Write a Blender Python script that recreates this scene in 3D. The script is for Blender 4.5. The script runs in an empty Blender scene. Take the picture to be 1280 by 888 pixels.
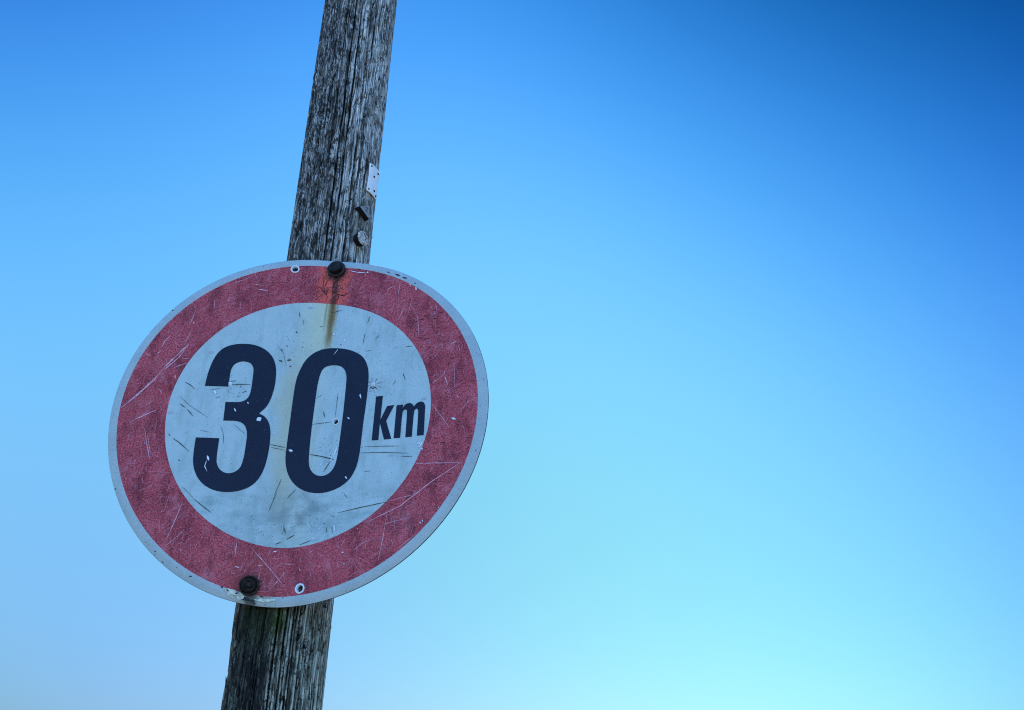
# Weathered 30 km speed limit sign on an old timber pole, seen from below against a clear blue sky.
import bpy, bmesh, math, random
import numpy as np
from mathutils import Vector, Matrix

# outlines and marks measured on the sign (mm from its centre) and on the pole (degrees, mm)
D = {
 'three': [[-160.1,-41.8],[-123.7,-41.0],[-122.9,-78.2],[-119.1,-87.4],[-113.0,-94.8],[-103.7,-98.3],[-96.5,-97.7],[-88.4,-93.5],[-82.8,-85.4],[-80.7,-69.6],[-80.8,-44.3],[-81.4,-31.5],[-84.0,-21.9],[-88.6,-15.1],[-96.0,-11.3],[-103.6,-10.1],[-122.0,-10.9],[-123.4,21.5],[-102.4,22.1],[-93.7,25.0],[-87.7,32.0],[-85.8,43.9],[-86.0,60.7],[-86.5,79.4],[-88.9,87.9],[-94.3,93.4],[-103.8,95.1],[-111.3,93.9],[-118.9,89.3],[-123.1,80.4],[-123.5,68.5],[-122.9,48.5],[-160.3,47.1],[-159.7,64.4],[-157.2,83.3],[-152.3,100.8],[-145.1,113.4],[-135.4,121.1],[-120.6,126.0],[-105.3,127.4],[-89.5,126.1],[-73.1,119.5],[-60.8,108.8],[-53.4,95.4],[-50.1,81.8],[-48.6,63.1],[-49.4,46.2],[-52.4,29.2],[-57.6,15.6],[-67.6,4.8],[-58.6,0.7],[-51.5,-7.0],[-46.7,-18.1],[-44.2,-32.6],[-43.6,-54.9],[-44.7,-74.0],[-47.6,-91.3],[-54.3,-107.2],[-64.4,-118.4],[-80.7,-126.0],[-97.7,-128.7],[-115.2,-127.8],[-130.5,-121.9],[-143.7,-111.9],[-153.4,-97.0],[-158.2,-81.8],[-159.6,-64.6]],
 'zero_out': [[25.2,125.6],[45.4,125.0],[65.4,121.0],[82.4,112.9],[94.6,102.9],[102.4,88.3],[106.2,72.5],[107.1,48.6],[106.5,12.0],[105.0,-20.5],[104.7,-55.6],[103.6,-74.4],[101.1,-89.8],[93.7,-106.3],[81.3,-117.8],[66.9,-124.6],[49.1,-127.9],[33.6,-126.5],[17.7,-121.6],[2.7,-111.1],[-8.1,-97.2],[-13.9,-81.8],[-16.5,-66.2],[-16.7,-40.7],[-16.6,-5.0],[-16.8,38.0],[-16.1,65.1],[-12.2,84.2],[-5.1,103.6],[7.4,118.1]],
 'zero_in': [[52.2,92.4],[60.8,87.8],[66.5,79.7],[69.2,69.2],[69.8,48.7],[70.2,8.5],[69.7,-24.2],[69.1,-53.1],[68.1,-75.1],[64.4,-89.0],[56.2,-97.8],[45.8,-100.0],[36.2,-97.6],[27.6,-90.0],[22.5,-78.8],[21.0,-56.5],[20.1,-21.0],[20.3,21.9],[20.7,59.0],[23.1,79.5],[28.2,90.4],[39.2,93.5]],
 'k': [[122.2,29.7],[133.3,30.1],[132.8,-11.7],[141.9,11.6],[153.5,12.0],[142.4,-14.2],[153.1,-45.2],[141.6,-45.7],[132.5,-16.8],[132.6,-45.8],[121.8,-45.5]],
 'm': [[157.2,11.2],[167.6,11.7],[167.5,5.8],[170.0,10.5],[175.0,13.5],[180.2,13.0],[183.7,9.9],[185.3,6.3],[188.8,11.6],[193.8,14.3],[198.4,13.9],[201.8,11.1],[203.4,6.0],[203.6,-1.6],[204.3,-43.2],[193.5,-43.4],[193.1,-3.4],[192.4,0.8],[190.1,2.7],[187.6,1.5],[185.9,-2.1],[185.7,-44.4],[175.4,-44.5],[175.3,-3.2],[174.3,1.7],[171.6,2.9],[169.1,1.5],[167.4,-3.2],[167.2,-44.7],[156.9,-44.8]],
 'bolts': [[29.2,278.7],[-43.7,-270.8]],
 'holes': [[-42.8,276.3],[33.4,-273.9],[59.3,-8.6]],
 'rivet': [[115.7,51.8]],
 'dark': [[[[79.3,-160.6],[113.3,-154.1],[153.8,-147.6]],1.0],[[[113.8,-55.0],[167.8,-58.4]],0.8],[[[105.8,-65.3],[143.1,-67.1],[182.6,-71.4]],0.8],[[[170.4,-75.7],[189.2,-77.1]],0.8],[[[-43.2,-47.0],[-18.2,-51.1]],0.8],[[[-42.1,-51.6],[-17.6,-55.8]],0.6],[[[-196.6,26.3],[-177.5,10.8],[-146.8,-7.2]],0.5],[[[-194.5,13.9],[-184.6,7.6]],1.0],[[[-181.6,5.0],[-169.6,-6.7]],1.0],[[[-192.8,52.0],[-183.7,47.6],[-175.1,40.4]],1.0],[[[-195.6,-45.0],[-184.4,-51.7],[-166.4,-66.0]],1.0],[[[-145.9,-142.4],[-133.5,-151.2],[-117.6,-161.8]],1.0],[[[-168.6,-122.4],[-146.0,-141.7]],0.5],[[[-121.7,52.3],[-87.2,54.6]],0.8],[[[-122.3,56.6],[-111.3,60.2]],0.7],[[[28.3,192.8],[49.2,197.5]],0.8],[[[98.0,179.7],[95.1,166.2]],0.8],[[[92.7,147.5],[91.1,126.3]],0.8],[[[21.0,-11.1],[53.9,-8.4]],0.6],[[[57.6,42.8],[57.7,-0.3]],0.6],[[[22.6,-62.4],[42.2,-66.8],[63.9,-73.5]],1.3],[[[48.0,-93.7],[58.3,-75.8]],0.9],[[[-26.1,193.9],[-23.3,181.7]],0.7],[[[-17.5,179.0],[-15.6,168.5]],0.6],[[[-55.5,129.6],[-41.5,112.8],[-34.4,88.3]],0.4],[[[13.7,-16.4],[24.8,-9.9]],0.4],[[[-22.4,-125.2],[-27.4,-143.4],[-30.6,-156.3]],0.7],[[[-17.8,-102.9],[-25.4,-130.5]],0.7],[[[7.1,-119.5],[-5.0,-135.0]],0.7],[[[-4.8,-174.4],[-2.8,-189.4]],0.5],[[[-2.7,-180.7],[-0.2,-190.7]],1.2],[[[-14.1,-206.9],[-4.8,-203.1]],0.9],[[[2.3,-199.4],[15.2,-192.2]],1.0],[[[23.7,-208.6],[41.8,-201.8]],0.8],[[[57.7,-176.4],[61.5,-176.5]],0.6],[[[63.4,-181.6],[65.6,-190.4]],0.6],[[[72.1,-180.8],[74.8,-193.3]],0.5],[[[-124.6,-20.4],[-119.2,-31.0],[-114.9,-51.0]],0.6],[[[-155.9,-29.1],[-140.3,-32.2]],0.5],[[[-105.0,-16.5],[-82.5,-32.9]],0.4],[[[85.5,-129.7],[94.1,-139.1]],0.6],[[[114.0,-96.6],[125.4,-96.0]],0.6],[[[110.9,134.2],[118.3,142.3]],0.6],[[[163.6,114.9],[176.9,114.8]],0.7],[[[91.1,213.1],[94.0,197.2]],0.6],[[[163.3,67.1],[168.2,53.8]],0.8],[[[147.9,45.9],[152.4,55.4]],0.7],[[[20.9,33.9],[30.9,40.5]],0.5],[[[37.1,10.4],[39.6,0.4]],1.4],[[[96.5,113.4],[108.5,115.0]],0.6],[[[-202.8,-38.7],[-199.9,-41.2]],1.2],[[[-180.8,-80.1],[-177.9,-82.5]],1.3],[[[-46.5,121.3],[-44.6,117.0]],1.4],[[[-39.6,129.2],[-36.6,126.4]],1.0],[[[-47.8,100.6],[-42.3,98.7]],2.6],[[[-34.8,101.4],[-28.3,102.6]],2.4],[[[-29.6,91.5],[-26.8,90.2]],1.6],[[[-26.8,155.6],[-23.8,152.8]],1.6],[[[-12.8,127.9],[-11.3,126.5]],1.4],[[[52.1,131.3],[53.7,129.6]],1.4],[[[12.3,166.9],[17.7,166.9]],0.8],[[[-100.3,38.1],[-92.0,42.9]],0.9],[[[-106.9,30.6],[-101.0,33.8]],0.8],[[[-139.6,27.2],[-132.4,30.4]],0.6],[[[-151.9,40.5],[-128.5,46.2]],0.4],[[[120.9,52.2],[132.1,54.6]],0.55],[[[118.4,55.7],[121.5,62.9]],0.55],[[[114.3,56.9],[111.6,64.0]],0.55],[[[110.8,54.8],[100.5,60.5]],0.55],[[[110.6,51.0],[102.2,48.3]],0.55],[[[112.6,48.3],[109.5,42.6]],0.55],[[[115.7,46.9],[116.7,38.3]],0.55],[[[118.7,47.2],[123.3,41.1]],0.55],[[[120.7,49.3],[131.1,44.5]],0.55],[[[110.7,48.0],[115.0,44.8],[121.5,46.3]],1.6],[[[109.4,55.3],[111.2,57.3]],1.0]],
 'light': [[[[-284.2,0.8],[-263.2,24.9],[-242.3,52.0],[-230.6,75.2]],1.5],[[[-275.7,11.6],[-257.3,33.6],[-243.4,54.3]],1.0],[[[-230.6,75.2],[-213.0,99.5],[-198.4,119.9]],1.9],[[[-229.8,70.9],[-209.7,95.4],[-199.1,116.6]],1.2],[[[-256.6,-16.1],[-242.2,-7.0],[-227.8,1.7]],1.2],[[[-263.2,-20.6],[-240.7,-1.4]],0.5],[[[-197.7,147.0],[-205.4,118.4]],0.6],[[[-214.4,76.3],[-195.8,86.2]],1.3],[[[-232.7,37.3],[-228.3,34.1],[-225.6,29.4]],1.3],[[[-210.7,63.6],[-208.7,55.9]],1.2],[[[-265.8,99.5],[-253.2,93.9]],0.8],[[[-239.8,112.3],[-237.8,122.8],[-230.6,133.6]],1.0],[[[-245.1,98.8],[-241.1,104.9]],1.0],[[[-247.1,88.5],[-243.1,94.6]],0.7],[[[195.0,-88.8],[232.1,-90.5],[266.9,-93.0]],0.9],[[[124.4,-178.4],[175.3,-155.1],[221.6,-119.1],[266.8,-90.4]],0.9],[[[153.8,-147.6],[174.3,-142.5],[192.4,-138.6]],0.7],[[[156.5,-164.7],[153.5,-201.8],[149.3,-236.3]],0.7],[[[-162.4,-146.3],[-170.4,-181.9],[-176.7,-206.8]],0.8],[[[-153.3,-191.5],[-176.4,-216.6]],0.9],[[[-47.3,-215.2],[-16.3,-244.7],[12.4,-274.6]],0.7],[[[-241.6,-30.2],[-232.5,-59.2],[-222.3,-87.7]],0.8],[[[-236.2,-39.3],[-222.8,-78.5]],0.5],[[[-72.2,-205.3],[-71.6,-228.8]],0.9],[[[8.8,-248.4],[-13.3,-275.7]],0.7],[[[167.0,196.5],[163.8,177.7]],0.7],[[[156.4,192.4],[147.5,167.6]],0.7],[[[180.0,171.4],[185.0,131.6]],0.7],[[[145.5,240.3],[143.6,216.4]],0.7],[[[192.0,117.5],[202.4,124.4]],0.8],[[[123.3,227.9],[129.9,231.8],[136.8,233.2]],1.0],[[[209.2,190.2],[211.3,177.8]],0.8],[[[245.6,75.5],[249.3,26.2]],0.5],[[[211.6,43.8],[231.2,58.7]],0.7],[[[231.3,55.8],[237.4,38.5]],1.1],[[[237.4,110.9],[247.5,115.5]],1.0],[[[258.5,-8.6],[273.8,10.2]],0.6],[[[213.7,9.0],[243.7,-34.0]],0.5],[[[-187.9,-164.0],[-184.4,-136.0]],0.5],[[[-203.0,219.3],[-205.8,195.9]],0.7],[[[-170.4,207.9],[-167.6,189.6]],0.7],[[[-197.3,184.3],[-202.1,158.1]],0.7],[[[-143.0,239.7],[-112.9,256.3]],0.8],[[[-101.3,231.9],[-83.5,230.1]],1.4],[[[-110.7,240.6],[-91.7,240.5]],0.6],[[[-111.3,264.4],[-103.9,250.7]],0.6],[[[107.6,-221.5],[121.3,-210.0],[142.5,-201.3]],0.6],[[[150.6,-182.1],[200.8,-171.3]],0.5],[[[180.1,-217.4],[202.7,-199.2]],0.7],[[[3.4,-236.2],[17.4,-237.7]],0.6],[[[-69.2,-242.0],[-62.9,-244.1]],1.5],[[[-73.6,-251.8],[-67.4,-253.9]],1.0],[[[-36.2,-239.4],[-26.7,-239.0]],0.9]],
 'white': [[[[43.1,113.2],[49.0,121.5]],1.6],[[[95.0,36.7],[97.5,28.0]],2.0],[[[-12.6,-54.9],[-6.0,-56.6]],3.0],[[[-137.3,-71.0],[-134.2,-78.8]],2.2],[[[-137.2,-78.9],[-138.8,-88.3],[-133.7,-97.2]],1.1],[[[-68.4,-2.6],[-63.8,-7.9]],5.2],[[[-122.3,56.6],[-118.8,50.4]],4.5],[[[-144.2,40.2],[-140.7,34.1]],3.2],[[[-89.2,23.3],[-86.3,20.7]],1.8],[[[-107.8,11.0],[-104.5,5.6]],1.9],[[[78.5,-2.5],[81.6,-6.2]],2.2],[[[85.2,-102.5],[88.2,-106.6]],2.2],[[[66.7,-52.2],[62.1,-69.4]],1.8],[[[60.8,-69.3],[57.6,-75.7]],1.6],[[[41.3,-81.4],[44.9,-79.0]],2.0],[[[196.7,-58.0],[200.2,-55.6]],2.6],[[[198.3,-63.4],[203.9,-54.6]],2.4],[[[202.1,-65.0],[204.7,-66.5]],2.0],[[[246.6,-18.3],[253.0,-21.5]],3.0],[[[161.5,235.4],[164.6,230.2]],1.6],[[[173.1,225.9],[174.8,221.0]],1.8],[[[52.4,275.3],[65.8,270.5],[83.2,266.7]],1.1],[[[84.5,268.2],[87.5,267.0]],2.6],[[[75.8,-179.7],[78.0,-188.5]],2.0],[[[62.4,-195.2],[64.8,-194.1]],1.8],[[[44.0,-199.4],[47.6,-198.3]],1.6],[[[75.1,-195.8],[76.4,-197.1]],1.6],[[[52.5,-186.1],[53.5,-183.7]],1.4],[[[-15.1,-218.0],[-10.2,-217.9]],2.0],[[[91.7,-222.1],[95.4,-222.2]],1.6],[[[210.9,-177.9],[212.3,-181.6]],1.4],[[[207.5,-181.4],[210.1,-183.9]],1.2],[[[97.2,-239.1],[98.6,-240.3]],1.4],[[[233.7,-160.8],[234.9,-160.9]],1.4],[[[58.1,139.8],[60.7,135.0]],1.8],[[[37.2,153.7],[40.5,148.9]],2.2],[[[-197.2,160.0],[-195.7,158.6]],1.6],[[[-124.0,25.3],[-121.9,28.3]],1.2]],
 'marks': [[-8.4,202.0],[147.5,115.5],[200.4,18.5],[153.8,-72.8],[-206.7,-2.8],[-159.9,107.6],[52.3,-75.4]],
 'rimdark': [[[[120.2,265.0],[126.1,261.0]],1.6],[[[134.8,258.2],[143.5,253.7]],2.4],[[[147.9,249.9],[156.5,246.4]],2.2],[[[169.7,235.8],[172.6,233.9]],2.0],[[[67.5,277.7],[72.4,275.4]],1.2],[[[-191.2,-224.5],[-188.6,-225.6]],2.2],[[[-134.6,-259.8],[-129.9,-260.1]],1.6],[[[-155.4,-247.6],[-152.9,-248.7]],1.2],[[[-35.6,-295.1],[-31.9,-296.2]],2.2],[[[-177.9,-239.6],[-175.4,-240.7]],1.6],[[[7.8,-286.4],[9.1,-287.0]],1.6],[[[-236.6,182.9],[-235.1,181.4]],2.2],[[[-268.5,-130.3],[-266.8,-132.7]],1.4]],
 'cream': [[[[-79.3,-276.9],[-68.2,-280.0],[-58.2,-284.3]],6.0],[[[-60.6,-284.4],[-49.6,-287.5]],7.0],[[[-33.9,-290.4],[-13.6,-291.0],[-1.6,-289.8]],4.5],[[[-74.9,-282.6],[-64.7,-288.1]],4.0]],
 'rimsp': [[[[-76.8,-277.4],[-73.1,-279.0]],2.6],[[[-63.1,-283.3],[-58.8,-280.8]],2.2],[[[-52.9,-288.8],[-40.9,-290.6]],4.5],[[[-85.6,-273.6],[-81.9,-274.7]],1.8],[[[-26.4,-284.9],[-20.2,-286.4]],1.4],[[[-43.1,-291.9],[-33.5,-292.7]],3.0]],
 'tag': [[52.8,540.4],[83.3,547.2],[80.0,479.3],[51.8,477.0]],
 'tagn': [[57.3,536.7],[76.4,536.8],[65.4,519.4],[56.1,483.2],[69.7,490.4],[75.3,483.7]],
}
CAM = {'f': 1150.0, 'R': [0.99833, -0.052692, 0.023671], 'U': [-0.043753, -0.422212, 0.90544], 'F': [0.037715, 0.904964, 0.423813], 'c': [0.281389, -1.41362, -0.531799]}
SKY = [[-1.669192, 1.346938, 1.577261, -1.838807, -4.526137, -1.337675, -2.647564, 13.953677, 12.758937, 6.876669, -16.28535, -1.433116, -33.287799, -3.443595, -15.266209], [-1.250239, 1.511331, 2.132238, -0.766542, -3.487323, -0.385192, -3.316151, 6.448169, 3.575081, 1.423295, -7.53682, -1.326372, -16.05738, 1.081828, -2.778645], [-0.790092, 0.383513, -1.716844, -0.927921, -2.701076, 5.855026, 1.018723, 12.602657, 10.572931, 2.421562, -9.850383, -1.600272, -21.655664, -4.815226, -11.345082]]   # clear air colour grade by direction
EXPOSURE = 1.0
DENOISE = False
BACK = (-.36, .06, .38)


random.seed(7)
rng = np.random.default_rng(11)
C = bpy.context.scene.collection
H = 2.13                      # height of the sign's centre above the ground (m)
PX, PY, R0 = -0.0037, 0.0863, 0.0743   # pole axis and radius behind the sign

# ------------------------------------------------------------------ helpers
def link(o, parent=None):
    C.objects.link(o)
    if parent is not None:
        o.parent = parent
    return o

def obj(name, bm, mats, parent=None, smooth=True):
    me = bpy.data.meshes.new(name)
    bm.normal_update()
    bm.to_mesh(me); bm.free()
    for m in (mats if isinstance(mats, (list, tuple)) else [mats]):
        me.materials.append(m)
    if smooth:
        me.polygons.foreach_set('use_smooth', [True] * len(me.polygons))
    return link(bpy.data.objects.new(name, me), parent)

def tag(o, label, cat, group=None):
    o['label'] = label; o['category'] = cat
    if group: o['group'] = group
    return o

class N:
    """small node-graph builder: scalars combine with python operators"""
    def __init__(s, nt): s.nt = nt
    def node(s, t, **kw):
        n = s.nt.nodes.new(t)
        for k, v in kw.items(): setattr(n, k, v)
        return n
    def put(s, sock, v):
        if isinstance(v, bpy.types.NodeSocket): s.nt.links.new(v, sock)
        elif v is not None: sock.default_value = v
    def m(s, op, a, b=None, c=None, clamp=False):
        n = s.node('ShaderNodeMath', operation=op, use_clamp=clamp)
        for i, v in enumerate((a, b, c)):
            if v is not None: s.put(n.inputs[i], v)
        return n.outputs[0]
    def add(s, a, b): return s.m('ADD', a, b)
    def sub(s, a, b): return s.m('SUBTRACT', a, b)
    def mul(s, a, b): return s.m('MULTIPLY', a, b)
    def smooth(s, v, lo, hi, t0=0., t1=1.):
        n = s.node('ShaderNodeMapRange', interpolation_type='SMOOTHSTEP')
        for i, x in enumerate((v, lo, hi, t0, t1)): s.put(n.inputs[i], x)
        return n.outputs[0]
    def lin(s, v, lo, hi, t0=0., t1=1.):
        n = s.node('ShaderNodeMapRange')
        for i, x in enumerate((v, lo, hi, t0, t1)): s.put(n.inputs[i], x)
        return n.outputs[0]
    def vec(s, x, y, z=0.):
        n = s.node('ShaderNodeCombineXYZ')
        for i, v in enumerate((x, y, z)): s.put(n.inputs[i], v)
        return n.outputs[0]
    def xyz(s, v):
        n = s.node('ShaderNodeSeparateXYZ'); s.put(n.inputs[0], v); return n.outputs
    def scale(s, v, sc):
        n = s.node('ShaderNodeVectorMath', operation='MULTIPLY'); s.put(n.inputs[0], v); n.inputs[1].default_value = sc; return n.outputs[0]
    def noise(s, v, scale=1., detail=2., rough=.5, dist=0.):
        n = s.node('ShaderNodeTexNoise')
        s.put(n.inputs['Vector'], v); n.inputs['Scale'].default_value = scale
        n.inputs['Detail'].default_value = detail; n.inputs['Roughness'].default_value = rough
        n.inputs['Distortion'].default_value = dist
        return n.outputs[0]
    def mix(s, f, a, b):
        n = s.node('ShaderNodeMix', data_type='RGBA')
        s.put(n.inputs[0], f)
        for i, c in ((6, a), (7, b)):
            if isinstance(c, tuple): n.inputs[i].default_value = (*c[:3], 1)
            else: s.put(n.inputs[i], c)
        return n.outputs[2]
    def mulc(s, f, a, b):
        n = s.node('ShaderNodeMix', data_type='RGBA', blend_type='MULTIPLY')
        s.put(n.inputs[0], f)
        for i, c in ((6, a), (7, b)):
            if isinstance(c, tuple): n.inputs[i].default_value = (*c[:3], 1)
            else: s.put(n.inputs[i], c)
        return n.outputs[2]
    def bump(s, h, strength=.3, dist=.001):
        n = s.node('ShaderNodeBump'); s.put(n.inputs['Height'], h)
        n.inputs['Strength'].default_value = strength; n.inputs['Distance'].default_value = dist
        return n.outputs[0]

def new_mat(name):
    m = bpy.data.materials.new(name); m.use_nodes = True
    nt = m.node_tree; b = nt.nodes['Principled BSDF']
    return m, N(nt), b

def simple(name, col, rough=.5, metal=0., var=.25, sc=300., spec=.4, bump=.0):
    m, n, b = new_mat(name)
    tc = n.node('ShaderNodeTexCoord').outputs['Object']
    f = n.noise(tc, sc, 3, .6)
    d = tuple(c * (1 - var) for c in col); l = tuple(min(1, c * (1 + var)) for c in col)
    n.put(b.inputs['Base Color'], n.mix(n.smooth(f, .3, .7), d, l))
    b.inputs['Roughness'].default_value = rough; b.inputs['Metallic'].default_value = metal
    b.inputs['Specular IOR Level'].default_value = spec
    if bump: n.put(b.inputs['Normal'], n.bump(f, bump, .002))
    return m

# ------------------------------------------------------------------ sheet metal of the sign
def fold(x, z):
    """the sheet is creased along a near vertical line; the right half leans forward"""
    u = x - (-.0052 + .068 * z); s = .03
    a = math.sqrt(u * u + s * s) - s
    return (-.0453 if u < 0 else -.3413) * a

def fold_n(x, z):
    e = 1e-4
    dx = (fold(x + e, z) - fold(x - e, z)) / (2 * e); dz = (fold(x, z + e) - fold(x, z - e)) / (2 * e)
    return Vector((dx, -1, dz)).normalized()

def on_sheet(x, z, out=0.):
    return Vector((x, fold(x, z), z)) + fold_n(x, z) * out

US = [.006, .013, .02, .028, .037, .047, .06, .075, .095, .12, .16, .2, .25]
US = sorted([-u for u in US] + [0.] + US)
def crease_cuts(bm):
    for u in US:
        geom = bm.verts[:] + bm.edges[:] + bm.faces[:]
        n = Vector((1, 0, -.068)).normalized()
        bmesh.ops.bisect_plane(bm, geom=geom, dist=1e-7, plane_co=Vector((-.0052 + u, 0, 0)), plane_no=n)

def fill_loops(loops):
    bm = bmesh.new()
    for lp in loops:
        vs = [bm.verts.new((x, 0, z)) for x, z in lp]
        for i in range(len(vs)): bm.edges.new((vs[i], vs[(i + 1) % len(vs)]))
    bmesh.ops.triangle_fill(bm, edges=bm.edges[:], use_beauty=True, use_dissolve=False, normal=(0, -1, 0))
    crease_cuts(bm)
    for f in bm.faces:
        if f.normal.y > 0 or f.calc_center_median() is None: pass
    bm.normal_update()
    for f in bm.faces:
        if f.normal.y > 0: f.normal_flip()
    return bm

def to_sheet(bm, out):
    for v in bm.verts: v.co = on_sheet(v.co.x, v.co.z, out)
    return bm

def circle(cx, cz, r, n=48, jag=0.):
    return [(cx + r * (1 + jag * random.uniform(-1, 1)) * math.cos(2 * math.pi * k / n), cz + r * (1 + jag * random.uniform(-1, 1)) * math.sin(2 * math.pi * k / n)) for k in range(n)]

def rounded(pts, corner=38, it=3):
    """smooth the gentle bends of an outline and keep its sharp corners"""
    P = [Vector(p) for p in pts]; n = len(P)
    hard = []
    for i in range(n):
        a = P[i] - P[i - 1]; b = P[(i + 1) % n] - P[i]
        hard.append(math.degrees(a.angle(b, 0)) > corner)
    for _ in range(it):
        Q, Hd = [], []
        n = len(P)
        for i in range(n):
            j = (i + 1) % n
            if hard[i]: Q.append(P[i]); Hd.append(True)
            else: Q.append(P[i] * .75 + P[j] * .25); Hd.append(False)
            if not hard[j]: Q.append(P[i] * .25 + P[j] * .75); Hd.append(False)
        P, hard = Q, Hd
    return [(p.x, p.y) for p in P]

def mm(l): return [(a / 1000, b / 1000) for a, b in l]

def strip(bm, pts, w, out, mi, taper=True, wob=.25):
    """a scratch: a thin sliver lying on the paint"""
    w *= (.52 if mi == 1 else .5) / 1000
    P = [Vector(p) for p in pts]
    D = []
    for i in range(len(P) - 1):
        L = (P[i + 1] - P[i]).length; k = max(3 if len(P) < 4 else 1, int(L / .006))
        for j in range(k): D.append(P[i].lerp(P[i + 1], j / k))
    D.append(P[-1]); m = len(D)
    rows = []
    for i, p in enumerate(D):
        d = (D[min(i + 1, m - 1)] - D[max(i - 1, 0)])
        if d.length < 1e-9: d = Vector((1, 0))
        d.normalize(); nn = Vector((-d.y, d.x))
        t = i / max(1, m - 1)
        ww = w * (min(1, .35 + 3 * min(t, 1 - t)) if taper else 1) * (1 + random.uniform(-wob, wob))
        q = p + nn * random.uniform(-.12, .12) * w
        a = q - nn * ww; b = q + nn * ww
        rows.append((bm.verts.new(on_sheet(a.x, a.y, out)), bm.verts.new(on_sheet(b.x, b.y, out))))
    for i in range(m - 1):
        f = bm.faces.new((rows[i][0], rows[i + 1][0], rows[i + 1][1], rows[i][1])); f.material_index = mi
        f.normal_update()
        if f.normal.y > 0: f.normal_flip()

def blob(bm, x, z, rx, rz, out, mi, n=7):
    c = bm.verts.new(on_sheet(x, z, out)); ring = []
    for k in range(n):
        a = 2 * math.pi * k / n; s = random.uniform(.55, 1.25)
        ring.append(bm.verts.new(on_sheet(x + rx * s * math.cos(a), z + rz * s * math.sin(a), out)))
    for k in range(n):
        f = bm.faces.new((c, ring[k], ring[(k + 1) % n])); f.material_index = mi; f.normal_update()
        if f.normal.y > 0: f.normal_flip()

# ------------------------------------------------------------------ materials of the sign
def sign_coords(n):
    x, y, z = n.xyz(n.node('ShaderNodeTexCoord').outputs['Object'])
    return n.mul(x, 1000.), n.mul(z, 1000.)      # millimetres on the sheet

def seg_x(n, z, pts):
    """x of the rust run at height z"""
    (x0, z0), (x1, z1) = pts
    return n.lin(z, z0, z1, x0, x1)

# red border
RED, n, b = new_mat('faded_red_reflective_paint')
x, z = sign_coords(n); v = n.vec(x, z)
grain = n.noise(v, .42, 4, .62); fine = n.noise(v, 1.1, 2, .6); cloud = n.noise(v, .016, 3, .55)
col = n.mix(n.smooth(grain, .34, .66), (.24, .030, .038), (.84, .135, .16))
col = n.mix(n.mul(n.smooth(fine, .60, .70), .75), col, (.045, .012, .018))
col = n.mix(n.mul(n.smooth(fine, .36, .28), .5), col, (.85, .33, .38))
col = n.mulc(n.smooth(cloud, .40, .62, 0., .65), col, (.66, .5, .56))
chalk = n.noise(n.vec(n.mul(x, .03), n.mul(z, .022)), 1., 5, .72)
col = n.mix(n.mul(n.smooth(chalk, .52, .68), .42), col, (.74, .24, .28))
soot = n.noise(n.vec(n.mul(x, .05), n.mul(z, .02)), 1., 5, .7)
col = n.mulc(n.smooth(soot, .48, .64, 0., .75), col, (.50, .44, .46))
# fresher, rust tinted paint round the top bolt
dx = n.sub(x, 27.); wob = n.mul(n.sub(n.noise(v, .05, 2), .5), 26.)
near = n.smooth(n.m('ABSOLUTE', n.add(dx, wob)), 36., 14.)
near = n.mul(near, n.smooth(z, 195., 225.))
col = n.mix(n.mul(near, n.smooth(grain, .3, .55, .6, 1.)), col, (.95, .13, .085))
# network of cracks there
vo = n.node('ShaderNodeTexVoronoi', feature='DISTANCE_TO_EDGE'); n.put(vo.inputs['Vector'], n.vec(n.add(x, n.mul(n.noise(v, .15, 3), 9.)), n.add(z, n.mul(n.noise(v, .13, 3), 9.)))); vo.inputs['Scale'].default_value = .2
crk = n.mul(n.smooth(vo.outputs['Distance'], .07, .02), n.mul(near, n.smooth(n.noise(v, .06, 2), .42, .56)))
col = n.mix(n.mul(crk, .85), col, (.03, .008, .008))
# rust run below the top bolt
cx = n.lin(z, 262., 130., 31.0, 29.0)
d = n.m('ABSOLUTE', n.sub(x, cx))
rag = n.mul(n.sub(n.noise(n.vec(n.mul(x, .20), n.mul(z, .05)), 1., 4, .7), .5), 11.)
run = n.mul(n.smooth(n.m('ABSOLUTE', n.add(n.sub(x, cx), n.mul(rag, .6))), 8., 2.), n.smooth(z, 180., 200.))
col = n.mix(n.mul(run, .9), col, (.085, .022, .006))
# dark halo round both bolts
def halo(bx, bz, r0, r1):
    dd = n.m('SQRT', n.add(n.m('POWER', n.sub(x, bx), 2.), n.m('POWER', n.sub(z, bz), 2.)))
    return n.smooth(n.add(dd, n.mul(n.sub(n.noise(v, .12, 3), .5), 9.)), r1, r0)
col = n.mix(n.mul(halo(29.5, 274., 14., 24.), .8), col, (.035, .026, .015))
col = n.mix(n.mul(halo(-43.5, -269., 13., 22.), .75), col, (.04, .022, .015))
col = n.mix(n.mul(halo(-43., -262., 18., 60.), .45), col, (.30, .045, .04))
n.put(b.inputs['Base Color'], col)
n.put(b.inputs['Roughness'], n.smooth(grain, .3, .7, .42, .6)); b.inputs['Specular IOR Level'].default_value = .22
n.put(b.inputs['Normal'], n.bump(n.add(grain, n.mul(cloud, 3.)), .12, .0006))

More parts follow.
